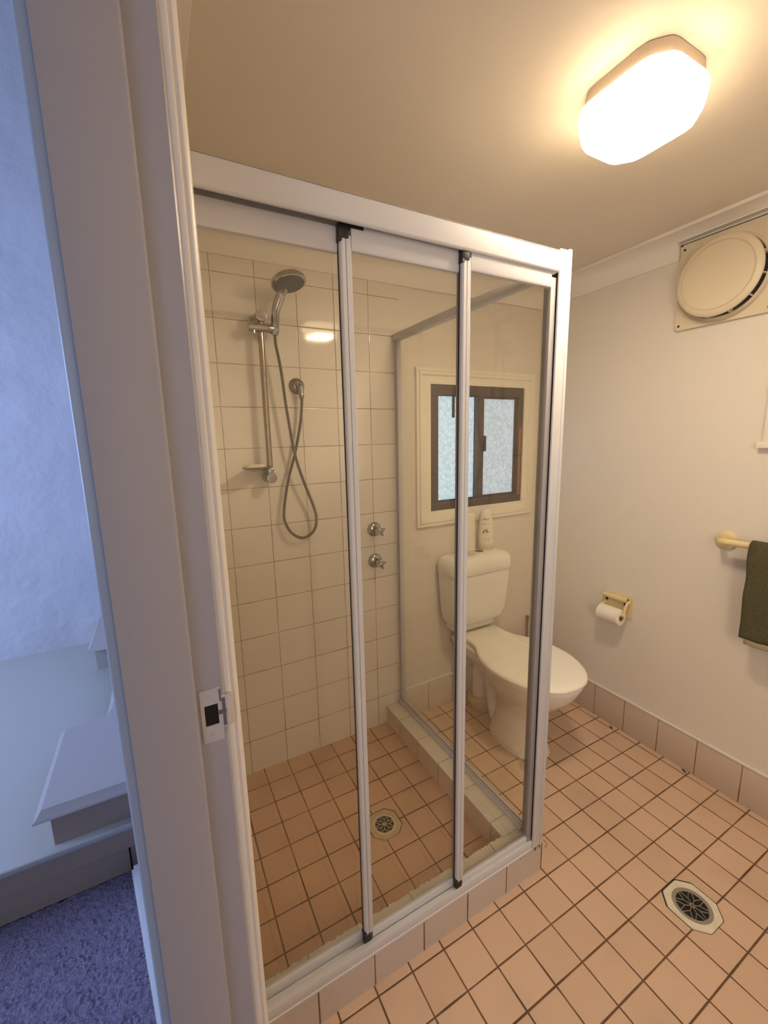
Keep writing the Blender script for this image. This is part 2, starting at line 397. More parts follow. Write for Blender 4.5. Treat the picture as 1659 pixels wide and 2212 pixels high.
# tiled skirtings
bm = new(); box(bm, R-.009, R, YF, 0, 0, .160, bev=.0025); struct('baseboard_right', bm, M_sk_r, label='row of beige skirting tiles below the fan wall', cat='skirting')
bm = new(); box(bm, R-.012, R, YF, 0, .1602, .169, bev=.003); struct('trim_4', bm, M_arch, label='pale bead of grout on top of the right skirting tiles', cat='trim')
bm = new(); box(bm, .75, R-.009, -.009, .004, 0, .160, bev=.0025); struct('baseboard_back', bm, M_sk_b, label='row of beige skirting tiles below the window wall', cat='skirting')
bm = new(); box(bm, .75, R-.012, -.012, .004, .1602, .168, bev=.003); struct('trim_5', bm, M_arch, label='pale bead of grout on top of the back skirting tiles', cat='trim')

# shower hob
bm = new(); box(bm, XL, .746, -.858, -.785, 0, .098); o = struct('trim_6', bm, M_hf, smooth=False, label='tiled hob below the sliding shower doors', cat='hob')
bm = new(); box(bm, .645, .746, -.785, 0, 0, .103); o = struct('trim_7', bm, M_hs, smooth=False, label='tiled hob below the fixed shower glass', cat='hob')
bm = new(); box(bm, .642, .748, -.787, .0, .103, .110, bev=.002); struct('trim_8', bm, M_ht, label='pale capping tiles of the side hob', cat='hob')
# front capping: slightly ragged inner grout edge
bm = new(); random.seed(8); nn = 120
outer = []; inner = []
for k in range(nn+1):
    x = XL+(.642-XL)*k/nn; inner.append((x, -.780+random.uniform(-.003, .003)))
prism(bm, [(XL, -.856), (.742, -.856), (.742, -.787), (.642, -.787)]+inner[::-1], .098, .105)
struct('trim_9', bm, M_htf, smooth=False, label='pale ragged edged capping tiles of the front hob', cat='hob')

# ------------------------------------------------------------------ door frame
bm = new()
JT = 2.04
poly = [(XB+.0016, YJ-.0125), (-.2145, YJ-.0125), (-.2118, YJ-.0112), (-.2110, YJ-.004), (-.2106, YJ), (XL-.002, YJ), (XL, YJ+.002), (XL, YJ+.02), (XB, YJ+.02)]
prism(bm, poly, 0, JT)
poly2 = [(x, -1.93-(y-YJ)) for x, y in poly]; prism(bm, poly2, 0, JT)
box(bm, XB, XL, -1.95, YJ+.02, JT, JT+.02); box(bm, XB, -.211, -1.93, YJ, JT-.0125, JT)
dj = struct('door_1', bm, M_jamb, label='mauve grey painted door jamb with rebate in the foreground', cat='door frame')
# bathroom side architrave: rounded twin-ridge profile
bm = new()
ar = [(XL, YJ+.004), (XL+.004, YJ+.003), (XL+.0075, YJ+.0045), (XL+.009, YJ+.008), (XL+.0105, YJ+.0085), (XL+.013, YJ+.0075), (XL+.0165, YJ+.0095), (XL+.0185, YJ+.0135), (XL+.018, YJ+.05), (XL+.010, YJ+.062), (XL, YJ+.063)]
prism(bm, ar, 0, 2.1); prism(bm, [(x, -3.04-y) for x, y in ar], 0, 2.1); box(bm, XL, XL+.016, -1.995, YJ+.063, JT+.004, 2.105)
struct('trim_10', bm, M_arch, label='rounded cream architrave edge on the bathroom side of the door jamb', cat='architrave')
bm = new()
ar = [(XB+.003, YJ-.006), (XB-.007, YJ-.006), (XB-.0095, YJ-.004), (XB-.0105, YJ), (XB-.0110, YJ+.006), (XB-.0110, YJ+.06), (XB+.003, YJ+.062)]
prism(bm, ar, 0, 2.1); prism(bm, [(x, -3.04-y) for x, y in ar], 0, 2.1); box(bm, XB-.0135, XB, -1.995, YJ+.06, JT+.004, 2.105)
struct('trim_11', bm, mat('blue_lit_architrave', (.42, .47, .53), .35), label='narrow architrave edge lit blue on the stair side of the jamb', cat='architrave')  # blue daylight tint is put into this paint colour
# strike plate in the rebate
sp = thing('strike_plate', 'painted metal strike plate with square latch hole in the door jamb', 'strike plate', (-.194, YJ, 1.055))
bm = new(); y0, y1 = YJ-.0016, YJ
hx0, hx1, hz0, hz1 = -.2030, -.1872, 1.041, 1.069
for dims in ((-.2075, hx0, y0, y1, 1.018, 1.090), (hx1, -.1825, y0, y1, 1.018, 1.090), (hx0, hx1, y0, y1, 1.018, hz0), (hx0, hx1, y0, y1, hz1, 1.090)): box(bm, *dims)
obj('plate', bm, M_strike, sp, smooth=False)
bm = new(); box(bm, hx0, hx1, YJ-.0006, YJ+.0002, hz0, hz1); obj('latch_hole_shade', bm, M_dark, sp)  # dark sheet painted in for the shade of the hole
bm = new(); box(bm, -.1825, -.1755, y0, y1, 1.034, 1.077); prism(bm, [(-.1755, y0), (-.1755, y1), (-.170, YJ+.003), (-.1690, YJ+.0015)], 1.034, 1.077); obj('lip', bm, M_strike, sp)
bm = new(); box(bm, -.1822, -.1782, y0-.0002, y0, 1.036, 1.0745); box(bm, -.1848, -.1826, y0-.0002, y0, 1.071, 1.088); box(bm, -.1870, -.1775, y0-.0004, y0, 1.053, 1.059); obj('worn_patch', bm, M_strikew, sp)['label'] = 'bare worn metal where the paint has chipped'
for z in (1.080, 1.028):
    bm = new(); revolve(bm, (-.196, y0+.0003, z), (0, -1, 0), [(0, .0035), (.0008, .0032), (.0011, .002), (.0004, .0012), (.0004, 0)], 20); obj('screw', bm, M_strike, sp)

# ------------------------------------------------------------------ steps on the stair side
st = thing('timber_steps', 'white painted timber landing and steps above blue carpet, left of the doorway', 'steps', (-.9, .5, 0))
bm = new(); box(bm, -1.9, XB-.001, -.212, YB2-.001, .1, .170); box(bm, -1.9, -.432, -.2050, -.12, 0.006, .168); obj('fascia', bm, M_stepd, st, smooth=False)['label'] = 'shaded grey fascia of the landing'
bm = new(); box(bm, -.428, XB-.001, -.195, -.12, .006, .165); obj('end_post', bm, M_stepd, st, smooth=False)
bm = new(); prism(bm, [(-.205, .166), (-.216, .167), (-.219, .173), (-.223, .179), (-.230, .182), (-.232, .186), (-.232, .197), (-.229, .200), (YB2-.001, .200), (YB2-.001, .168)], -1.9, XB-.001, 'YZ')
obj('landing_board', bm, M_cover, st)
# paddle tread: one board with ovolo edge, a cut out between the two paddles
out = [(XB-.02, -.228), (-.622, -.228), (-.622, .176)]
for k in range(9):
    t = k/8; out.append((-.515+.035*t+.004*sin(pi*t), .180+.055*t*t))
out += [(-.476, .30), (-.472, .86), (-.49, .905), (-.622, .912), (-.622, YB2-.003), (XB-.02, YB2-.003)]
def offset(poly, dd):
    n = len(poly); res = []
    for i in range(n):
        a, b, c = Vector(poly[i-1]), Vector(poly[i]), Vector(poly[(i+1) % n])
        e1 = (b-a).normalized(); e2 = (c-b).normalized()
        n1 = Vector((-e1.y, e1.x)); n2 = Vector((-e2.y, e2.x)); k = (n1+n2)
        k = k/max(.3, (1+n1.dot(n2)))
        res.append(tuple(b+k*dd))
    return res
area2 = sum(out[i-1][0]*out[i][1]-out[i][0]*out[i-1][1] for i in range(len(out)))
sg = -1 if area2 > 0 else 1   # outward offset sign
bm = new(); loft(bm, [(.3215, offset(out, sg*.016)), (.3235, offset(out, sg*.020)), (.327, offset(out, sg*.019)), (.332, offset(out, sg*.013)), (.339, offset(out, sg*.006)), (.345, offset(out, sg*.003)), (.3475, out), (.350, offset(out, -sg*.001))])
obj('tread', bm, M_step, st)
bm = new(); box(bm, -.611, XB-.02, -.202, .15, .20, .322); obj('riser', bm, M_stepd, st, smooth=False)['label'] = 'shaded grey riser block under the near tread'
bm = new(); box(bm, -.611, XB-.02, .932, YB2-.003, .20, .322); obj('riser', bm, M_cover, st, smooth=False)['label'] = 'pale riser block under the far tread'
# skirting at the stair side of the partition
bm = new(); prism(bm, [(-.424, -.262), (-.329, -.88), (-.286, -.88), (-.286, -.262)], 0.0, .062); prism(bm, [(-.418, -.262), (-.322, -.88), (-.286, -.88), (-.286, -.262)], .062, .074)
struct('baseboard_left', bm, M_skirt, smooth=False, label='pale moulded skirting beside the blue carpet', cat='skirting')

# ------------------------------------------------------------------ shower enclosure, fixed parts
YD = -.858
sf = thing('shower_enclosure', 'white aluminium frame of the shower enclosure with a fixed side pane', 'shower screen', (.3, -.45, .105))
bm = new(); prism(bm, [(YD, 1.789), (YD-.001, 1.793), (YD-.001, 1.834), (YD+.003, 1.838), (-.800, 1.838), (-.796, 1.834), (-.796, 1.79), (-.80, 1.79), (-.80, 1.832), (YD+.010, 1.832), (YD+.010, 1.792), (YD+.006, 1.787), (YD+.002, 1.787)], XL+.002, .6975, 'YZ')
obj('header_rail', bm, M_alu, sf)
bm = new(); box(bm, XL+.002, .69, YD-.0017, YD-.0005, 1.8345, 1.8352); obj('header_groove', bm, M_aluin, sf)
bm = new(); prism(bm, [(YD-.002, .100), (YD-.002, .104), (YD+.0005, .106), (YD+.0005, .128), (YD+.002, .1305), (YD+.004, .1305), (YD+.017, .126), (YD+.018, .1185), (YD+.042, .1185), (YD+.045, .115), (YD+.045, .104)], XL+.002, .6975, 'YZ')
obj('sill_track', bm, M_alu, sf)
bm = new()
box(bm, .6985, .733, YD-.002, YD+.004, .104, 1.8405, bev=.0012); box(bm, .724, .738, YD+.001, -.800, .104, 1.8405, bev=.0012)
box(bm, .7285, .7395, YD-.0035, YD+.006, .104, 1.8435, bev=.0012)
obj('corner_post', bm, M_alu, sf)
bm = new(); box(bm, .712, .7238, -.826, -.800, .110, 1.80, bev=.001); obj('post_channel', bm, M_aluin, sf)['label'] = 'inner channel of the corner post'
bm = new(); box(bm, .7060, .7238, YD+.0045, -.828, .13, 1.79); obj('post_gap_shade', bm, M_gasket, sf)['label'] = 'black strip standing in for the shade inside the corner post'  # black box put where only shade falls between post and stile
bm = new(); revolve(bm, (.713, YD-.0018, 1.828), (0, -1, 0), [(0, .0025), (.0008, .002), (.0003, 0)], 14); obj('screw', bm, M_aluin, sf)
bm = new(); box(bm, XL+.002, XL+.02, YD, -.80, .110, 1.79); obj('wall_channel', bm, M_alu, sf)
bm = new(); box(bm, .709, .741, -.800, -.004, 1.796, 1.822, bev=.002); obj('side_top_rail', bm, M_alu, sf)
bm = new(); box(bm, .706, .738, -.800, -.004, .110, .122, bev=.001); box(bm, .716, .728, -.800, -.004, .122, .134, bev=.001); obj('side_bottom_rail', bm, M_alu, sf)
bm = new(); box(bm, .718, .744, -.018, -.0005, .110, 1.822, bev=.001); obj('side_wall_channel', bm, M_alu, sf)
bm = new(); box(bm, .719, .7245, -.80, -.012, .130, 1.80); obj('side_glass', bm, M_glass, sf, smooth=False)
bm = new(); box(bm, .7175, .7185, -.80, -.018, .1335, .1355); box(bm, .7175, .7185, -.0195, -.0182, .134, 1.797); obj('glass_bead', bm, M_gasket, sf)

# rust stains and a bit of wire at the foot of the corner post
M_rust = mat('rust_stain', (.20, .09, .03), .8, var=.5, vscale=200)
bm = new(); random.seed(5)
for k in range(26):
    x = .60+.135*(k/25)**.6+random.uniform(-.004, .004); h = random.choice((.001, .002, .003, .010))*(.4+.8*k/25); wd = random.uniform(.0004, .003)
    box(bm, x-wd, x+wd*.6, YD-.0006, YD+.0005, .0985-h, .0985)
tag(obj('rust_stain', bm, M_rust), 'brown rust drips on the hob tile below the corner post', 'stain')
bm = new(); tube(bm, smooth_path([(.7415, -.864, .118), (.747, -.868, .112), (.7505, -.871, .103), (.748, -.871, .097), (.742, -.869, .096)], 5), .0008, 8)
tag(obj('wire_scrap', bm, M_print2), 'small curl of rusty wire at the foot of the corner post', 'wire')

# sliding panels
def sliding_panel(x0, x1, yc, ztop, zbot, label, left_stile=True, right_stile=True):
    t = thing('sliding_door', label, 'sliding door', ((x0+x1)/2, yc, zbot), 'sliding shower door panels')
    T = .005
    bm = new(); box(bm, x0+.010, x1-.010, yc-.0025, yc+.0025, zbot+.014, ztop-.014); obj('glass_pane', bm, M_glass, t, smooth=False)
    bm = new(); prism(bm, [(yc-T-.003, ztop-.016), (yc-T-.003, ztop+.024), (yc+T, ztop+.024), (yc+T, ztop-.018), (yc+T-.003, ztop-.021), (yc-T-.001, ztop-.020)], x0+(.024 if left_stile else 0), x1-(.018 if right_stile else 0), 'YZ'); obj('top_rail', bm, M_alu, t)
    bm = new(); prism(bm, [(yc-T-.001, zbot), (yc-T-.001, zbot+.022), (yc-T+.002, zbot+.026), (yc+T-.002, zbot+.026), (yc+T, zbot+.022), (yc+T, zbot)], x0+(.022 if left_stile else 0), x1-(.018 if right_stile else 0), 'YZ'); obj('bottom_rail', bm, M_alu, t)
    if left_stile:
        bm = new(); pr_ = [(x0, yc-T-.001), (x0+.003, yc-T-.004), (x0+.0105, yc-T-.004), (x0+.0115, yc-T-.0015), (x0+.0125, yc-T-.004), (x0+.022, yc-T-.004), (x0+.024, yc-T-.001), (x0+.024, yc+T), (x0, yc+T)]
        prism(bm, pr_, zbot+.027, ztop+.004); obj('stile', bm, M_alu, t)
        bm = new(); box(bm, x0-.0012, x0, yc+T-.004, yc+T, zbot+.01, ztop); obj('edge_seal', bm, M_gasket, t)
        bm = new(); box(bm, x0-.003, x0+.0175, yc-T-.006, yc+T-.001, ztop-.002, ztop+.024, bev=.0015); box(bm, x0-.003, x0+.003, yc-T-.006, yc+T, ztop-.008, ztop); box(bm, x0+.017, x0+.05, yc-T-.004, yc+T, ztop+.018, ztop+.026); obj('roller_bracket', bm, M_black, t)
        bm = new(); box(bm, x0-.003, x0+.0165, yc-T-.006, yc+T-.001, zbot-.0025, zbot+.026, bev=.0015); box(bm, x0-.003, x0+.003, yc-T-.006, yc+T, zbot+.026, zbot+.034); obj('guide_block', bm, M_black, t)
    if right_stile:
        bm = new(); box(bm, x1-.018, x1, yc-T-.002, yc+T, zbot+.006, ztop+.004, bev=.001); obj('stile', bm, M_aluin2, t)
        bm = new(); box(bm, x1, x1+.0012, yc-T, yc+T, zbot+.01, ztop+.004); obj('edge_seal', bm, M_gasket, t)
    return t
ZB = .1215
sliding_panel(XL+.022, .122, YD+.0370, 1.765, ZB, 'leftmost and rearmost sliding shower panel, next to the door jamb', False, False)
sliding_panel(.1215, .424, YD+.0255, 1.768, ZB, 'middle sliding shower panel, in front of the drain')
sliding_panel(.4035, .6985, YD+.0140, 1.772, ZB, 'rightmost sliding shower panel, meeting the corner post')

# ------------------------------------------------------------------ shower fittings
rl = thing('shower_rail', 'vertical chrome shower rail with soap dish on the tiled wall', 'shower rail', (.147, 0, 1.25))
YR = -.052
bm = new(); cyl(bm, (.1485, YR, 1.262), (.1485, YR, 1.80), .0105, seg=28); obj('rail', bm, M_rail, rl)['label'] = 'tarnished brassy rail tube'
for z in (1.820, 1.256):
    bm = new(); revolve(bm, (.1485, 0, z), (0, -1, 0), [(0, .021), (.004, .022), (.040, .0195), (.071, .0195), (.0735, .0185), (.0738, .016), (.0732, 0)], 40); obj('wall_bracket', bm, M_chrome if z > 1.5 else M_chrome2, rl)
bm = new(); box(bm, .1375, .1605, YR-.0115, YR+.0115, 1.262, 1.292, bev=.004); obj('rail_end', bm, M_chrome2, rl)
bm = new(); prof = [(0, .0), (.0, .030), (.004, .052), (.009, .066), (.014, .0735), (.0165, .0745), (.016, .070), (.0115, .060), (.0075, .045), (.004, 0)]
revolve(bm, (.103, YR-.006, 1.2835), (0, 0, 1), prof, 56, False, 1, .60); obj('soap_dish', bm, M_chrome2, rl)
# slider clamp
bm = new(); revolve(bm, (.104, YR-.006, 1.7825), (1, 0, 0), [(0, .012), (.002, .0158), (.0640, .0158), (.0645, .0145), (.0660, .0145), (.0665, .0158), (.1030, .0150), (.106, .0125), (.106, 0)], 36)
cyl(bm, (.122, YR-.012, 1.762), (.122, YR-.012, 1.775), .006); obj('slider', bm, M_chrome, rl)
# soap
bm = new(); bmesh.ops.create_uvsphere(bm, u_segments=32, v_segments=18, radius=1)
for v in bm.verts:
    c = v.co; s = lambda q, e: math.copysign(abs(q)**e, q)
    v.co = Vector((.093+.040*s(c.x, .85), YR-.008+.025*s(c.y, .85), 1.2985+.0115*s(c.z, .8)))
tag(obj('soap_bar', bm, M_soap, loc=(.093, YR-.008, 1.29)), 'oval cream bar of soap lying in the chrome dish', 'soap')

# hand shower
hs = thing('hand_shower', 'chrome hand shower with round head, resting in the rail slider', 'shower head', (.197, -.062, 1.775))
Hd = Vector((.2365, -.130, 1.917)); nrm = Vector((.13, -.25, -.96)).normalized()   # spraying direction
bm = new(); inpl = Vector((-.30, 1, 0)); inpl = (inpl-nrm*inpl.dot(nrm)).normalized()
a = Vector((.1955, -.060, 1.762)); b_ = Vector((.1985, -.062, 1.80)); c_ = Vector((.203, -.067, 1.845)); e_ = Hd+inpl*.054-nrm*.008+Vector((0, 0, -.012))
tube(bm, smooth_path([a, b_, c_, e_, Hd+inpl*.035-nrm*.016], 7), .012, 24, True, lambda t, i: .0125+.0065*t**1.2+(.004*max(0, t-.75)*4))
obj('handle', bm, M_chrome, hs)
bm = new(); revolve(bm, Hd-nrm*.026, nrm, [(-.006, 0), (-.005, .024), (.001, .043), (.009, .0545), (.018, .0605), (.026, .0605), (.0285, .0535)], 56); hd_ = obj('head', bm, M_chrome, hs)
bm = new(); revolve(bm, Hd, nrm, [(0, .0525), (.0030, .0525), (.0042, .050), (.0042, 0)], 48)
x_, y_, z_ = frame(nrm)
for ring, n in ((.046, 24), (.035, 16), (.023, 10), (.012, 6)):
    for k in range(n):
        q = Hd+z_*.004+x_*ring*cos(2*pi*k/n)+y_*ring*sin(2*pi*k/n); cyl(bm, q, q+z_*.003, .0016, .0010, 8)
obj('nozzle_plate', bm, M_nozzle, hd_)
# hose
path = [(0.1955, -0.06, 1.765), (0.1975, -0.058, 1.73), (0.2109, -0.056, 1.6435), (0.225, -0.052, 1.496), (0.2475, -0.05, 1.3324), (0.2825, -0.046, 1.2138), (0.3124, -0.04, 1.133), (0.3244, -0.036, 1.0744), (0.3088, -0.034, 1.0262), (0.2653, -0.033, 1.0048), (0.2216, -0.032, 1.0293), (0.1974, -0.03, 1.0766), (0.1973, -0.029, 1.128), (0.2189, -0.028, 1.2349), (0.2528, -0.028, 1.3404), (0.2786, -0.03, 1.4456), (0.2898, -0.032, 1.5236), (0.2896, -0.034, 1.5629)]  # hose points taken from image pixels at set depths, baked to coordinates
raw = smooth_path(path, 30); pts = [raw[0]]; acc = 0; STEP = .0019
for a, b in zip(raw, raw[1:]):
    L_ = (b-a).length; t = STEP-acc
    while t <= L_: pts.append(a+(b-a)*(t/L_)); t += STEP
    acc = (acc+L_) % STEP
pts.append(raw[-1])
bm = new(); tube(bm, pts, .0062, 14, True, lambda t, i: .0055+(.0009 if i % 2 else -.0005))
tag(obj('shower_hose', bm, M_chrome2, loc=(.2, -.03, 1.0)), 'ribbed metal shower hose hanging in a crossed loop', 'hose')
el = thing('hose_outlet', 'round chrome wall outlet where the shower hose connects', 'wall outlet', (.283, 0, 1.596))
bm = new(); revolve(bm, (.283, 0, 1.596), (0, -1, 0), [(0, .030), (.003, .0305), (.006, .028), (.009, .026), (.0105, .022), (.014, .017), (.016, .0135), (.016, 0)], 44); obj('flange', bm, M_chrome2, el)
e = Vector(path[-1])
bm = new(); tube(bm, smooth_path([(.283, -.012, 1.596), (.285, -.026, 1.597), (e.x-.001, e.y-.001, 1.588), (e.x, e.y, e.z+.010), (e.x, e.y, e.z-.002)], 6), .0105, 20, True); elb = obj('elbow', bm, M_chrome, el)
bm = new(); revolve(bm, (e.x, e.y, e.z+.004), (0, 0, -1), [(0, .0095), (.003, .0108), (.016, .0095), (.022, .007), (.024, 0)], 6+18); obj('hose_nut', bm, M_chrome2, elb)

# taps
def tap(z, rot, label):
    t = thing('shower_tap', label, 'tap', (.600, 0, z), 'shower wall taps')
    bm = new(); revolve(bm, (.600, 0, z), (0, -1, 0), [(0, .0325), (.004, .033), (.008, .0315), (.013, .027), (.0165, .020), (.018, .0165), (.030, .0155), (.031, 0)], 44); obj('flange', bm, M_chrome, t)
    bm = new(); c = Vector((.600, -.030, z))
    # capstan handle: lobed body, widening into four arms
    rings = []
    for t_, rr, lobe in ((0, .010, 0), (.003, .014, .02), (.012, .0165, .08), (.022, .0165, .22), (.030, .0165, .42), (.036, .0165, .52), (.040, .014, .55), (.042, .009, .3)):
        ring = []
        for k in range(64):
            a = 2*pi*k/64; f = max(0, cos(2*(a-rot)))**1.0; q = abs(cos(2*(a-rot)))**6
            rad = rr*(1-lobe*.45+lobe*1.55*q)
            ring.append(bm.verts.new((c.x+rad*cos(a), c.y-t_, c.z+rad*sin(a))))
        rings.append(ring)
    skin(bm, rings); hn = obj('handle', bm, M_chrome, t, angle=60)
    bm = new(); revolve(bm, (.600, -.0715, z), (0, -1, 0), [(0, .0062), (.002, .0058), (.003, .004), (.002, 0)], 24); obj('button', bm, M_chrome2, hn)
    return t
tap(.9935, .55, 'upper chrome shower tap with a cross handle')
tap(.8485, .25, 'lower chrome shower tap with a cross handle')

# ------------------------------------------------------------------ floor drains
def drain(cx, cy, z, size, gr, label, frame_m, dark, rotd=0):
    t = thing('floor_drain', label, 'floor drain', (cx, cy, z), 'round floor drains')
    s = size; k = s*.50
    octo = [(s, k), (k, s), (-k, s), (-s, k), (-s, -k), (-k, -s), (k, -s), (s, -k)]
    n = 64
    bm = new(); rin = gr*1.25
    # octagonal frame with round hole
    O = []
    for i in range(n):
        a = 2*pi*i/n; dirx, diry = cos(a), sin(a); best = 1e9
        for j in range(8):
            p, q = octo[j-1], octo[j]; ex, ey = q[0]-p[0], q[1]-p[1]; den = dirx*ey-diry*ex
            if abs(den) > 1e-9:
                tt = (p[0]*ey-p[1]*ex)/den; ss = (p[0]*diry-p[1]*dirx)/den
                if tt > 0 and -1e-6 <= ss <= 1+1e-6: best = min(best, tt)
        O.append((dirx*best, diry*best))
    rings = []
    for (zz, src) in ((z, O), (z+.003, [(x*.985, y*.985) for x, y in O]), (z+.003, [(rin*cos(2*pi*i/n), rin*sin(2*pi*i/n)) for i in range(n)]), (z-.001, [(rin*.99*cos(2*pi*i/n), rin*.99*sin(2*pi*i/n)) for i in range(n)])):
        rings.append([bm.verts.new((cx+x, cy+y, zz)) for x, y in src])
    skin(bm, rings, False); obj('frame', bm, frame_m, t)
    bm = new(); prism(bm, [(cx+x*1.045+.001, cy+y*1.045+.002) for x, y in O], z+.0001, z+.0005); obj('gap', bm, M_print, t)
    bm = new(); revolve(bm, (cx, cy, z), (0, 0, 1), [(0.0002, rin*1.0), (.0022, rin*.985), (.0026, rin*.93), (.0022, gr*1.0), (.0004, gr*.99)], n, False); obj('ring', bm, M_draing if dark else M_pvc, t)
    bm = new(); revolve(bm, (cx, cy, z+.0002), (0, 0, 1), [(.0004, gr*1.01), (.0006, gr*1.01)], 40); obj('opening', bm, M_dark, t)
    # grate: eight forked spokes round a small hub
    bm = new()
    def bar(p, q, w=.0008):
        p = Vector(p); q = Vector(q); e = (q-p).normalized(); nn_ = Vector((-e.y, e.x))*w
        P = [(p.x+nn_.x, p.y+nn_.y), (q.x+nn_.x, q.y+nn_.y), (q.x-nn_.x, q.y-nn_.y), (p.x-nn_.x, p.y-nn_.y)]
        prism(bm, [(cx+a, cy+b) for a, b in P], z+.0008, z+.0026)
    for i in range(8):
        a = rotd+2*pi*i/8
        P0 = (gr*.13*cos(a), gr*.13*sin(a)); P1 = (gr*.50*cos(a), gr*.50*sin(a))
        bar(P0, P1)
        for sgn in (-1, 1):
            bb = a+sgn*pi/8*.80; bar(P1, (gr*1.0*cos(bb), gr*1.0*sin(bb)))
    revolve(bm, (cx, cy, z), (0, 0, 1), [(.0008, gr*.08), (.0028, gr*.08), (.0028, gr*.16), (.0008, gr*.16), (.0008, gr*.08)], 24, False)
    obj('grate', bm, M_pvc if not dark else M_draing, t)
    return t
M_dfr = mat('drain_frame_cream', (.76, .69, .54), .5, var=.2, vscale=40); M_dfr2 = mat('drain_frame_brass', (.55, .44, .26), .45, var=.3, vscale=50)
drain(1.046, -1.155, 0, .066, .041, 'octagonal cream drain with black holes in the open bathroom floor', M_dfr, True, .2)
drain(.368, -.483, ZF, .056, .034, 'brass toned octagonal drain in the shower floor', M_dfr2, False, .35)

# ------------------------------------------------------------------ toilet
TX = 1.130
tl = thing('toilet', 'white toilet with closed lid and plastic cistern below the window', 'toilet', (TX, -.35, 0))
def ell(cx, cy, rx, ry, n=48, e=1.0, egg=0):
    out = []
    for k in range(n):
        a = 2*pi*k/n; c, s = cos(a), sin(a)
        yy = math.copysign(abs(s)**e, s)*ry; xx = math.copysign(abs(c)**e, c)*rx*(1+egg*(s))
        out.append((cx+xx, cy+yy))
    return out
bm = new()
loft(bm, [(0, ell(TX, -.385, .100, .150, e=.85)), (.012, ell(TX, -.385, .100, .150, e=.85)), (.04, ell(TX, -.383, .092, .140, e=.88)), (.09, ell(TX, -.378, .076, .122)),
          (.14, ell(TX, -.372, .072, .116)), (.19, ell(TX, -.375, .085, .128)), (.24, ell(TX, -.395, .112, .158)), (.29, ell(TX, -.412, .142, .195)), (.335, ell(TX, -.422, .166, .222)), (.37, ell(TX, -.428, .178, .235)), (.385, ell(TX, -.430, .180, .238)), (.392, ell(TX, -.430, .174, .232))])
obj('bowl', bm, M_porc, tl)
bm = new(); 
loft(bm, [(.27, rrect(TX, -.16, .055, .10, .04)), (.31, rrect(TX, -.15, .085, .12, .04)), (.345, rrect(TX, -.14, .115, .125, .04)), (.385, rrect(TX, -.14, .125, .125, .035)), (.392, rrect(TX, -.14, .121, .121, .035))])
obj('rear_deck', bm, M_porc, tl)
bm = new(); tube(bm, smooth_path([(TX, -.285, .01), (TX, -.250, .06), (TX, -.235, .12), (TX, -.225, .18), (TX, -.200, .250), (TX+.004, -.155, .268), (TX+.01, -.118, .225), (TX+.012, -.112, .16), (TX+.012, -.112, .055)], 8), .05, 28, True, lambda t, i: .047-.002*min(1, t*2.2))
obj('trap', bm, M_porc, tl)
bm = new(); revolve(bm, (TX+.012, -.112, 0), (0, 0, 1), [(.0, .052), (.012, .058), (.045, .066), (.062, .067), (.072, .063), (.074, .052), (.066, .048)], 44); obj('waste_collar', bm, M_pvc, tl)
# seat and lid
hw = [(-.062, .112), (-.10, .112), (-.15, .113), (-.19, .117), (-.225, .128), (-.26, .150), (-.30, .172), (-.35, .188), (-.41, .196), (-.47, .195), (-.53, .180), (-.58, .157), (-.62, .128), (-.65, .092), (-.668, .055), (-.676, .0)]
def spl(pts, n=4):
    return [(p.x, p.y) for p in smooth_path([(a, b, 0) for a, b in pts], n)]
H_ = spl(hw)
outl = [(TX+b, a) for a, b in H_]+[(TX-b, a) for a, b in H_[::-1][1:]]
def shr(k, dd=0):   # shrink towards centre line
    cx, cy = TX, -.40
    return [(cx+(x-cx)*k, cy+(y-cy)*(k if y < -.2 else min(1, k+.0))) for x, y in outl]
bm = new(); loft(bm, [(.392, shr(.955)), (.394, shr(.975)), (.402, shr(.98)), (.404, shr(.97))]); obj('seat', bm, M_lid, tl)
bm = new(); loft(bm, [(.4045, shr(.975)), (.4055, shr(.995)), (.410, shr(1.003)), (.416, shr(1.0)), (.4205, shr(.985)), (.4235, shr(.955)), (.4255, shr(.90)), (.427, shr(.7)), (.4275, shr(.4)), (.4275, shr(.1))]); tlid = obj('lid', bm, M_lid, tl, angle=60)
for s in (-1, 1):
    bm = new(); cyl(bm, (TX+s*.055, -.085, .40), (TX+s*.095, -.085, .40), .011, seg=24); box(bm, TX+s*.075-.012, TX+s*.075+.012, -.10, -.07, .39, .402); obj('hinge', bm, M_lid, tlid)
# cistern
CX = 1.113
bm = new(); def_ = []
for z, hx, y0, rad in ((.478, .135, -.118, .04), (.484, .150, -.132, .045), (.50, .162, -.142, .045), (.54, .168, -.150, .04), (.62, .175, -.153, .038), (.745, .183, -.156, .036), (.752, .183, -.156, .036)):
    def_.append((z, rrect(CX, (y0-.004)/2, hx, (-.004-y0)/2, rad)))
loft(bm, def_); cis = obj('cistern', bm, M_cist, tl)
bm = new(); box(bm, CX-.125, CX+.12, -.10, -.006, .435, .482, bev=.01); obj('cistern_bracket', bm, M_cist, tl)
bm = new(); def_ = []
for z, g_ in ((.744, -.002), (.744, .0015), (.747, .003), (.775, .003), (.795, .001), (.808, -.004), (.818, -.012), (.8245, -.026), (.828, -.05), (.829, -.07)):
    def_.append((z, rrect(CX, -.082, .183+g_, .078+g_, max(.004, .036+g_*.6))))
loft(bm, def_); obj('cistern_lid', bm, M_cist, cis, angle=60)
bm = new(); revolve(bm, (1.142, -.078, .8275), (0, 0, 1), [(0, .0205), (.0025, .0205), (.0032, .0185), (.002, .0165), (.002, 0)], 40, True); obj('button_ring', bm, M_chrome2, cis)
bm = new()
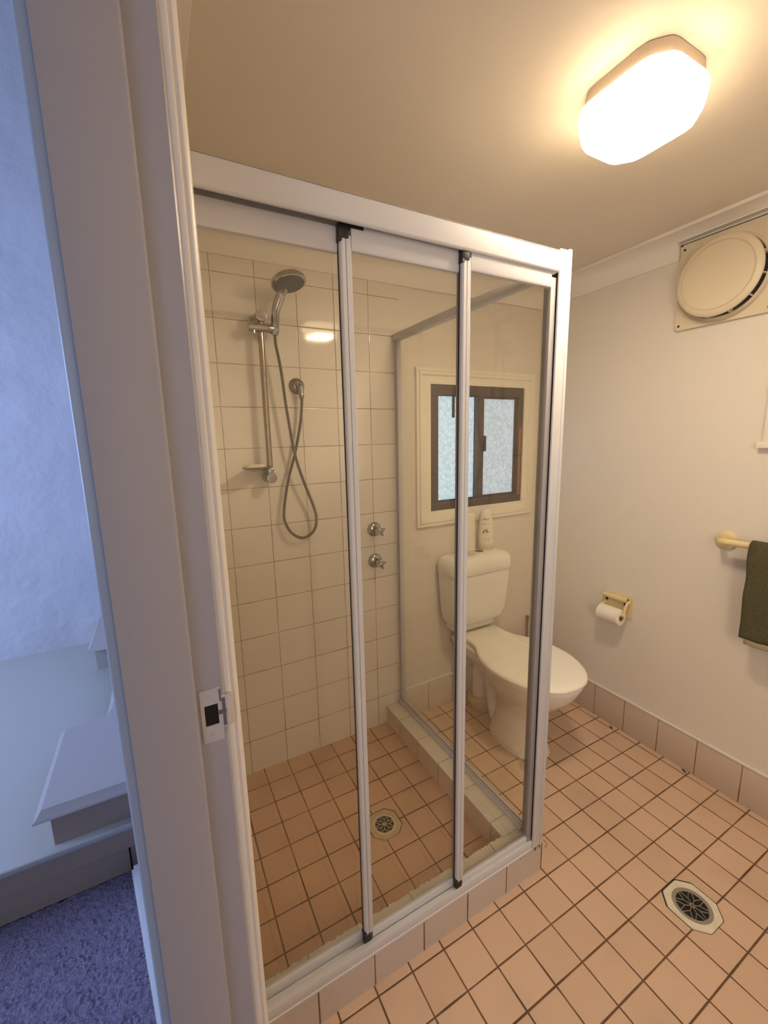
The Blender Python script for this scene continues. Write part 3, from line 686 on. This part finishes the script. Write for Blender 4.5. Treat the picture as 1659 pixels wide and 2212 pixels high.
for s in (-1, 1):
    P = [(1.142+s*(.0012+.0145*cos(a)*1.0 if abs(cos(a)) > .01 else .0012), -.078+.0155*sin(a)) for a in [radians(-88+176*k/16) for k in range(17)]]
    prism(bm, P, .8290, .8318)
obj('flush_button', bm, M_chrome2, cis)
# thin copper water pipe beside the toilet
bm = new(); cyl(bm, (1.552, -.028, .0), (1.552, -.028, .372), .0065, seg=18); revolve(bm, (1.552, -.028, .345), (0, 0, 1), [(0, .0065), (.001, .009), (.030, .009), (.031, .004), (.031, 0)], 18)
tag(obj('copper_pipe', bm, M_copper, loc=(1.552, -.028, 0)), 'thin copper water pipe standing behind the toilet lid, right of it', 'pipe')

# bottles on the cistern
def bottle(cx, cy, z0, h, label, slim, rz):
    t = thing('shampoo_bottle', label, 'bottle', (cx, cy, z0), 'bottles on the cistern')
    rx, ry = (.037, .023) if not slim else (.031, .021)
    ca, sa = cos(rz), sin(rz)
    def ring(z, f, fy=None, e=.8):
        return (z, [(cx+(x*ca-y*sa), cy+(x*sa+y*ca)) for x, y in ell(0, 0, rx*f, ry*(fy or f), 48, e)])
    bm = new(); loft(bm, [ring(z0, .90), ring(z0+.003, .97), ring(z0+.022, .99), ring(z0+.0235, .96)]); obj('cap', bm, M_cap, t)
    zs = [(z0+.024, .96), (z0+.027, 1.0), (z0+h*.35, 1.0), (z0+h*.6, .93), (z0+h*.8, .80), (z0+h*.9, .72), (z0+h*.955, .62), (z0+h*.985, .45), (z0+h, .15)] if not slim else [(z0+.024, .96), (z0+.027, 1.0), (z0+h*.5, 1.0), (z0+h*.85, .98), (z0+h*.95, .93), (z0+h*.985, .82), (z0+h, .6)]
    bm = new(); loft(bm, [ring(z, f) for z, f in zs]); b = obj('body', bm, M_bottle, t, angle=70)
    return t, b, (ca, sa), ry
bt, body, (ca, sa), ry = bottle(1.205, -.055, .829, .208, 'white tapered conditioner bottle with brown nut picture, right of the flush button', False, -.55)
bottle(1.058, -.098, .829, .205, 'plain white bottle behind the shower stile, left of the flush button', True, -.1)
bmn = Vector((sa, -ca, 0))
def decal(poly_list, m, name, off=.0006):
    """flat print on the bottle's front, wrapped on its curved face"""
    bm = new()
    for poly in poly_list:
        vv = []
        for (uu, zz) in poly:
            h = (zz-.829)/.208
            f = 1.0 if h < .35 else (1-.07*(h-.35)/.25 if h < .6 else .93-.13*(h-.6)/.2 if h < .8 else .80-.08*(h-.8)/.1)
            rx_ = .037*f; ry_ = .023*f; q = max(0, 1-(abs(uu)/rx_)**2.5)**(1/2.5)
            x, y = uu, -(ry_*q+off)
            vv.append(bm.verts.new((1.205+x*ca-y*sa, -.055+x*sa+y*ca, zz)))
        bm.faces.new(vv)
    return obj(name, bm, m, body, smooth=False)
LET = {'M': [((0, 0), (0, 5)), ((0, 5), (2, 2.5)), ((2, 2.5), (4, 5)), ((4, 5), (4, 0))], 'A': [((0, 0), (2, 5)), ((2, 5), (4, 0)), ((.8, 2), (3.2, 2))],
       'X': [((0, 0), (4, 5)), ((0, 5), (4, 0))], '+': [((1, 2.5), (3, 2.5)), ((2, 1.5), (2, 3.5))], 'P': [((0, 0), (0, 5)), ((0, 5), (3, 5)), ((3, 5), (3, 2.5)), ((3, 2.5), (0, 2.5))],
       'R': [((0, 0), (0, 5)), ((0, 5), (3, 5)), ((3, 5), (3, 2.5)), ((3, 2.5), (0, 2.5)), ((1.2, 2.5), (3.2, 0))], 'O': [((0, 0), (0, 5)), ((0, 5), (3, 5)), ((3, 5), (3, 0)), ((3, 0), (0, 0))],
       'T': [((0, 5), (4, 5)), ((2, 5), (2, 0))], 'E': [((0, 0), (0, 5)), ((0, 5), (3, 5)), ((0, 2.5), (2.5, 2.5)), ((0, 0), (3, 0))], 'I': [((1, 0), (1, 5))], 'N': [((0, 0), (0, 5)), ((0, 5), (3.4, 0)), ((3.4, 0), (3.4, 5))]}
def write(txt, uc, z, s, wl):
    polys = []; W_ = len(txt)*5.0*s; u0 = uc-W_/2
    for ch in txt:
        for (x0, y0), (x1, y1) in LET[ch]:
            p = Vector((u0+x0*s, z+y0*s)); q = Vector((u0+x1*s, z+y1*s)); e = (q-p).normalized(); n = Vector((-e.y, e.x))*wl/2
            polys.append([tuple(p+n), tuple(q+n), tuple(q-n), tuple(p-n)])
        u0 += 5.0*s
    return polys
UC = -.003
decal(write('MAX', UC, .9775, .00195, .0016), M_print, 'lettering'); decal(write('+', UC, .9655, .0018, .0014)+write('PROTEIN', UC, .9565, .00105, .0007), M_print, 'lettering')
arc = lambda cx, cz, r0, r1, a0, a1, n=14: [(cx+r1*cos(radians(a0+(a1-a0)*k/n)), cz+r1*sin(radians(a0+(a1-a0)*k/n))) for k in range(n+1)]+[(cx+r0*cos(radians(a1-(a1-a0)*k/n)), cz+r0*sin(radians(a1-(a1-a0)*k/n))) for k in range(n+1)]
decal([arc(-.004, .917, .010, .0145, 60, 190)], M_print, 'nut_picture'); decal([arc(.001, .916, 0.0005, .0078, 0, 180)], M_print2, 'nut_picture')
decal([[(-.020, .912), (-.014, .912), (-.013, .924), (-.019, .923)]], M_print2, 'nut_picture')
for P_ in ([(-.014, .880), (-.004, .881), (-.006, .884), (-.012, .884)], [(.002, .880), (.012, .880), (.011, .884), (.003, .883)], [(-.001, .930), (.006, .934), (.0075, .938), (.001, .935)]): decal([P_], M_print3, 'nut_picture')

# ------------------------------------------------------------------ window
wn = new()
YW = .0
F = [(WX0, WX1, .0, .07, WZ1-.046, WZ1), (WX0, WX1, .0, .07, WZ0, WZ0+.040), (WX0, WX0+.046, .0, .07, WZ0+.040, WZ1-.046), (WX1-.034, WX1, .0, .07, WZ0+.040, WZ1-.046)]
for f in F: box(wn, *f, bev=.0015)
w1 = struct('window_1', wn, M_brown, label='small brown sliding window with frosted glass above the cistern', cat='window')
gx0, gx1, gz0, gz1 = WX0+.046, WX1-.034, WZ0+.040, WZ1-.046
bm = new()
MX0, MX1 = 1.196, 1.232
box(bm, MX0, MX1, .006, .030, gz0, gz1, bev=.001)
box(bm, MX1, gx1, .012, .030, gz1-.010, gz1); box(bm, MX1, gx1, .012, .030, gz0, gz0+.010); box(bm, gx1-.012, gx1, .012, .030, gz0, gz1)
sash = obj('sash', bm, M_brown, w1)
bm = new(); box(bm, MX1-.002, MX1+.012, .000, .014, 1.315, 1.392, bev=.001); obj('latch', bm, M_black, sash)
bm = new(); box(bm, gx0, MX0+.004, .045, .050, gz0, gz1); obj('pane', bm, M_pane1, w1, smooth=False)
bm = new(); box(bm, MX1, gx1-.010, .020, .025, gz0+.008, gz1-.008); obj('pane', bm, M_pane2, w1, smooth=False)
bm = new(); box(bm, gx1+.006, gx1+.020, -.006, .0, gz0-.006, gz0+.345, bev=.001); obj('timber_strip', bm, M_timber, w1)['label'] = 'raw timber strip along the right side of the frame'
bm = new(); box(bm, 1.062, 1.0735, .036, .044, gz1-.10, gz1); obj('stay_bar', bm, M_brown, w1)
# painted surround: flat board plus stepped moulding
bm = new(); ox0, ox1, oz0, oz1 = .824, 1.560, .972, 1.697
def ringframe(bm, a0, a1, b0, b1, c0, c1, d0, d1, y0, y1):
    """rect ring: outer (a0..a1 x, b0..b1 z), inner (c0..c1, d0..d1)"""
    for dims in ((a0, a1, y0, y1, b0, d0), (a0, a1, y0, y1, d1, b1), (a0, c0, y0, y1, d0, d1), (c1, a1, y0, y1, d0, d1)): box(bm, *dims)
ringframe(bm, .845, 1.548, .995, 1.676, WX0-.001, WX1+.001, WZ0-.001, WZ1+.001, -.006, .004)
for (e0, e1, yy) in ((0, .012, -.012), (.012, .017, -.009), (.017, .029, -.014), (.029, .033, -.009)):
    ringframe(bm, ox0+e0, ox1-e0, oz0+e0, oz1-e0, ox0+e1, ox1-e1, oz0+e1, oz1-e1, yy, .004)
struct('trim_12', bm, M_winp, smooth=False, label='cream moulded architrave around the brown window', cat='architrave')

# ------------------------------------------------------------------ ceiling light
LX, LY = .761, -.996; H0 = H
lt = thing('ceiling_light', 'lit rectangular opal ceiling light with chamfered corners', 'ceiling light', (LX, LY, H))
def cham(hx, hy, c, n=3):
    P = [(hx, -hy+c), (hx, hy-c), (hx-c, hy), (-hx+c, hy), (-hx, hy-c), (-hx, -hy+c), (-hx+c, -hy), (hx-c, -hy)]
    # round the eight corners a little by subdividing with corner cutting
    for _ in range(n):
        Q = []
        for i in range(len(P)):
            a, b = P[i], P[(i+1) % len(P)]
            Q += [(a[0]*.88+b[0]*.12, a[1]*.88+b[1]*.12), (a[0]*.12+b[0]*.88, a[1]*.12+b[1]*.88)]
        P = Q
    return [(LX+x, LY+y) for x, y in P]
bm = new(); loft(bm, [(H+.0115, cham(.090, .096, .034)), (H-.016, cham(.092, .098, .034)), (H-.018, cham(.088, .094, .034))]); obj('base', bm, mat('lamp_base', (.45, .36, .28), .5), lt)
bm = new(); loft(bm, [(H-.017, cham(.090, .097, .034)), (H-.0185, cham(.097, .104, .037)), (H-.026, cham(.100, .106, .038)), (H-.055, cham(.097, .103, .038)), (H-.072, cham(.093, .100, .038)), (H-.081, cham(.088, .095, .036)), (H-.0865, cham(.078, .086, .033)), (H-.089, cham(.04, .05, .02))])
o = obj('diffuser', bm, [M_opal, M_opal2], lt, angle=60)
for p in o.data.polygons:
    if p.center.z < -.0865: p.material_index = 1   # underside emission set far above the skirt's, to keep the ceiling halo small
for i, (dx, dy) in enumerate(((-.035, -.045), (.045, .035))):
    bm = new(); bmesh.ops.create_uvsphere(bm, u_segments=16, v_segments=10, radius=.012, matrix=Matrix.Translation((LX+dx, LY+dy, H-.045))); obj('bulb', bm, M_bulb, lt)
    l = bpy.data.lights.new('bulb_light', 'POINT'); l.energy = .5; l.color = (1, .80, .52); l.shadow_soft_size = .014
    lo = bpy.data.objects.new('bulb_light', l); COL.objects.link(lo); lo.location = (LX+dx, LY+dy, H-.062)

# ------------------------------------------------------------------ exhaust fan
FY, FZ = -.8125, 1.9155
fn = thing('exhaust_fan', 'round cream exhaust fan on a square wall plate high on the right wall', 'exhaust fan', (R, FY, FZ))
bm = new(); prism(bm, [(y, z) for y, z in rrect(-.8115, 1.9225, .150, .151, .012)], R-.012, R, 'YZ'); obj('wall_plate', bm, M_fan, fn)
bm = new(); ringp = [(0, .137), (.017, .1365), (.019, .135), (.019, .129), (.006, .127), (.006, .0)]
revolve(bm, (R-.012, FY, FZ), (-1, 0, 0), ringp, 72); obj('housing', bm, M_fan, fn)
bm = new(); revolve(bm, (R-.019, FY, FZ), (-1, 0, 0), [(0, .1238), (.0006, .1238), (.0006, 0)], 48); obj('duct_shadow', bm, M_nozzle, fn)
for k in range(12):
    bm = new(); a = 2*pi*k/12+.2; c, s = cos(a), sin(a)
    x0, x1 = R-.052, R-.018
    P = [Vector((0, .085*c-.003*s*-1, .085*s)), Vector((0, .131*c, .131*s))]
    nn_ = Vector((0, -s, c))*.0016
    v = [bm.verts.new((xx, FY+p.y+sg2*nn_.y, FZ+p.z+sg2*nn_.z)) for xx in (x0, x1) for p in P for sg2 in (-1, 1)]
    for f in ((0, 1, 3, 2), (4, 6, 7, 5), (0, 2, 6, 4), (1, 5, 7, 3), (0, 4, 5, 1), (2, 3, 7, 6)): bm.faces.new([v[i] for i in f])
    obj('vane', bm, M_fan, fn)
bm = new(); revolve(bm, (R-.050, FY, FZ), (-1, 0, 0), [(0, 0), (0, .120), (.002, .1265), (.007, .1295), (.012, .1285), (.0155, .124), (.0175, .1145), (.0178, .1105), (.0150, .1098), (.0150, .1072), (.0180, .1064), (.0195, .06), (.020, 0)], 80); obj('cover', bm, M_fan, fn)
for (yy, zz) in ((-.674, 2.055), (-.676, 1.787), (-.949, 2.055), (-.949, 1.787)):
    bm = new(); revolve(bm, (R-.0119, yy, zz), (-1, 0, 0), [(0, .0045), (.001, .004), (.0002, .001), (.0002, 0)], 16); obj('screw', bm, M_print, fn)
bm = new(); box(bm, R-.006, R-.0005, -.972, -.655, 2.0735, 2.0785); obj('top_gap_shade', bm, M_dark, fn)['label'] = 'dark line painted in for the shade along the top of the plate'  # dark strip in place of the shadow line above the plate

# ------------------------------------------------------------------ towel rail and towel
tr_ = thing('towel_rail', 'cream towel rail with round flange on the right wall', 'towel rail', (R, -.91, .997))
bm = new(); revolve(bm, (R, -.908, .995), (-1, 0, 0), [(0, .0345), (.006, .0345), (.009, .032), (.0115, .023), (.013, .017), (.013, 0)], 44); obj('flange', bm, M_cream, tr_)
bm = new(); revolve(bm, (R, -1.53, .995), (-1, 0, 0), [(0, .0345), (.006, .0345), (.009, .032), (.0115, .023), (.013, .017), (.013, 0)], 44); obj('flange', bm, M_cream, tr_)
bm = new(); tube(bm, smooth_path([(R-.008, -.908, .996), (R-.035, -.908, .998), (R-.058, -.912, 1.000), (R-.067, -.925, 1.002), (R-.067, -.96, 1.003), (R-.067, -1.2, 1.003), (R-.067, -1.49, 1.003), (R-.060, -1.522, 1.0), (R-.035, -1.53, .998), (R-.008, -1.53, .996)], 6), .0115, 22); obj('bar', bm, M_cream, tr_)
tw = thing('hand_towel', 'olive green towel folded over the cream rail, cut by the photo edge', 'towel', (R-.067, -1.2, 1.0))
def sheet(bm, y0, y1, zt, zb_front, zb_back, t0=.0, hem=False, seedv=1):
    nu, nv = 46, 70; rr = .0155
    prof = []
    for k in range(26): prof.append((-rr-.0015, zb_front+(zt-.0-zb_front)*k/26))
    for k in range(13):
        a = pi-pi*k/12; prof.append((rr*cos(a)*1.05, zt+rr*sin(a)*.9))
    for k in range(1, 27): prof.append((rr*1.0, zt-(zt-zb_back)*k/26))
    G = []
    for (dx, z) in prof:
        row = []
        for j in range(nu+1):
            t = j/nu; y = y0+(y1-y0)*t
            hang = max(0, (zt-z))
            wv = noise.noise(Vector((y*9, seedv, z*2)))*.010*min(1, hang*6)
            sag = -.022*hang*1.0*(1-t)*(1 if t < .5 else .5) if True else 0
            row.append(bm.verts.new((R-.067+dx+(wv if dx < 0 else wv*.2), y+sag*.9*(1-t)+.003*noise.noise(Vector((z*14, 2, seedv))), z+.002*noise.noise(Vector((y*30, z*3, 1))))))
        G.append(row)
    for a in range(len(G)-1):
        for j in range(nu): bm.faces.new((G[a][j], G[a][j+1], G[a+1][j+1], G[a+1][j]))
bm = new(); sheet(bm, -1.008, -1.42, 1.004, .682, .72); o = obj('cloth', bm, M_towel, tw, angle=180)
so = o.modifiers.new('thick', 'SOLIDIFY'); so.thickness = .006; so.offset = 1
bm = new(); 
G = []
for k in range(5):
    z = .683-.018*k/4
    G.append([bm.verts.new((R-.067-.0185+noise.noise(Vector(((-1.029-.39*j/30)*9, 1, z*2)))*.010, -1.0295-.39*j/30, z-.003*sin(j*.5))) for j in range(31)])
for a in range(4):
    for j in range(30): bm.faces.new((G[a][j], G[a][j+1], G[a+1][j+1], G[a+1][j]))
o = obj('hem', bm, M_hem, tw, angle=180); so = o.modifiers.new('thick', 'SOLIDIFY'); so.thickness = .005

# ------------------------------------------------------------------ toilet roll holder
hp = thing('toilet_roll_holder', 'cream plastic toilet roll holder on the right wall', 'toilet roll holder', (R, -.519, .61))
bm = new(); prism(bm, rrect(-.519, .610, .071, .051, .008), R-.005, R, 'YZ'); prism(bm, rrect(-.516, .610, .064, .047, .007), R-.009, R-.004, 'YZ'); obj('backplate', bm, M_cream, hp)
bm = new(); cyl(bm, (R-.018, -.458, .645), (R-.018, -.572, .645), .0115, seg=24); box(bm, R-.018, R-.006, -.572, -.458, .636, .6565, bev=.002); obj('hinge_bar', bm, M_cream, hp)
for y in (-.461, -.583):
    bm = new(); tube(bm, smooth_path([(R-.006, y, .603), (R-.020, y, .600), (R-.040, y, .596), (R-.052, y, .592)] if y > -.5 else [(R-.020, y-.002, .645), (R-.036, y, .638), (R-.049, y, .612), (R-.056, y, .588)], 6), .0058, 14); cyl(bm, (R-.056, y, .5885), (R-.056, y+(-.012 if y > -.5 else .012), .5865), .0075, seg=18); obj('arm', bm, M_cream, hp)
for y in (-.470, -.558):
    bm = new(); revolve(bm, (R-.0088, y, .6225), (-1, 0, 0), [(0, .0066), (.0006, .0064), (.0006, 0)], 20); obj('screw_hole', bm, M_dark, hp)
tp = thing('toilet_roll', 'small white toilet roll hanging on the cream holder', 'toilet roll', (R-.056, -.522, .577))
RC = Vector((R-.056, -.575, .574)); n = 56
bm = new()
prof = [(0, .017), (0, .034), (.001, .0358), (.101, .0358), (.102, .034), (.102, .017), (0, .017)]
revolve(bm, RC, (0, 1, 0), prof, n, False); obj('paper', bm, M_paper, tp)
bm = new(); revolve(bm, RC+Vector((0, .0005, 0)), (0, 1, 0), [(0, .0165), (0, .0172), (.101, .0172), (.101, .0165), (0, .0165)], 40, False); obj('core', bm, mat('cardboard', (.33, .26, .18), .8), tp)

# white cabinet at the right edge
cb = thing('wall_cabinet', 'edge of a white wall cabinet above the towel rail, cut by the photo edge', 'cabinet', (R, -1.2, 1.33))
bm = new(); box(bm, R-.014, R, -1.50, -.979, 1.352, 1.80, bev=.002); obj('body', bm, M_winp, cb)
bm = new(); box(bm, R-.024, R, -1.51, -.966, 1.331, 1.352, bev=.002); obj('bottom_ledge', bm, M_winp, cb)

# dark scraps by the skirting
for (x, y, s, lab) in ((1.566, -.553, 1, 'small dark scrap on the floor nearer the toilet'), (1.576, -.867, 1.1, 'small dark scrap on the floor nearer the big drain')):
    bm = new(); random.seed(int(x*1000))
    bmesh.ops.create_icosphere(bm, subdivisions=2, radius=1)
    for v in bm.verts: v.co = Vector((x+v.co.x*.0035*s+v.co.y*.004, y+v.co.y*.010*s, .003+v.co.z*.003))*1.0+Vector((random.uniform(-1, 1), random.uniform(-1, 1), 0))*.0008
    tag(obj('floor_scrap', bm, M_print, loc=(x, y, 0)), lab, 'debris', 'dark scraps beside the skirting')
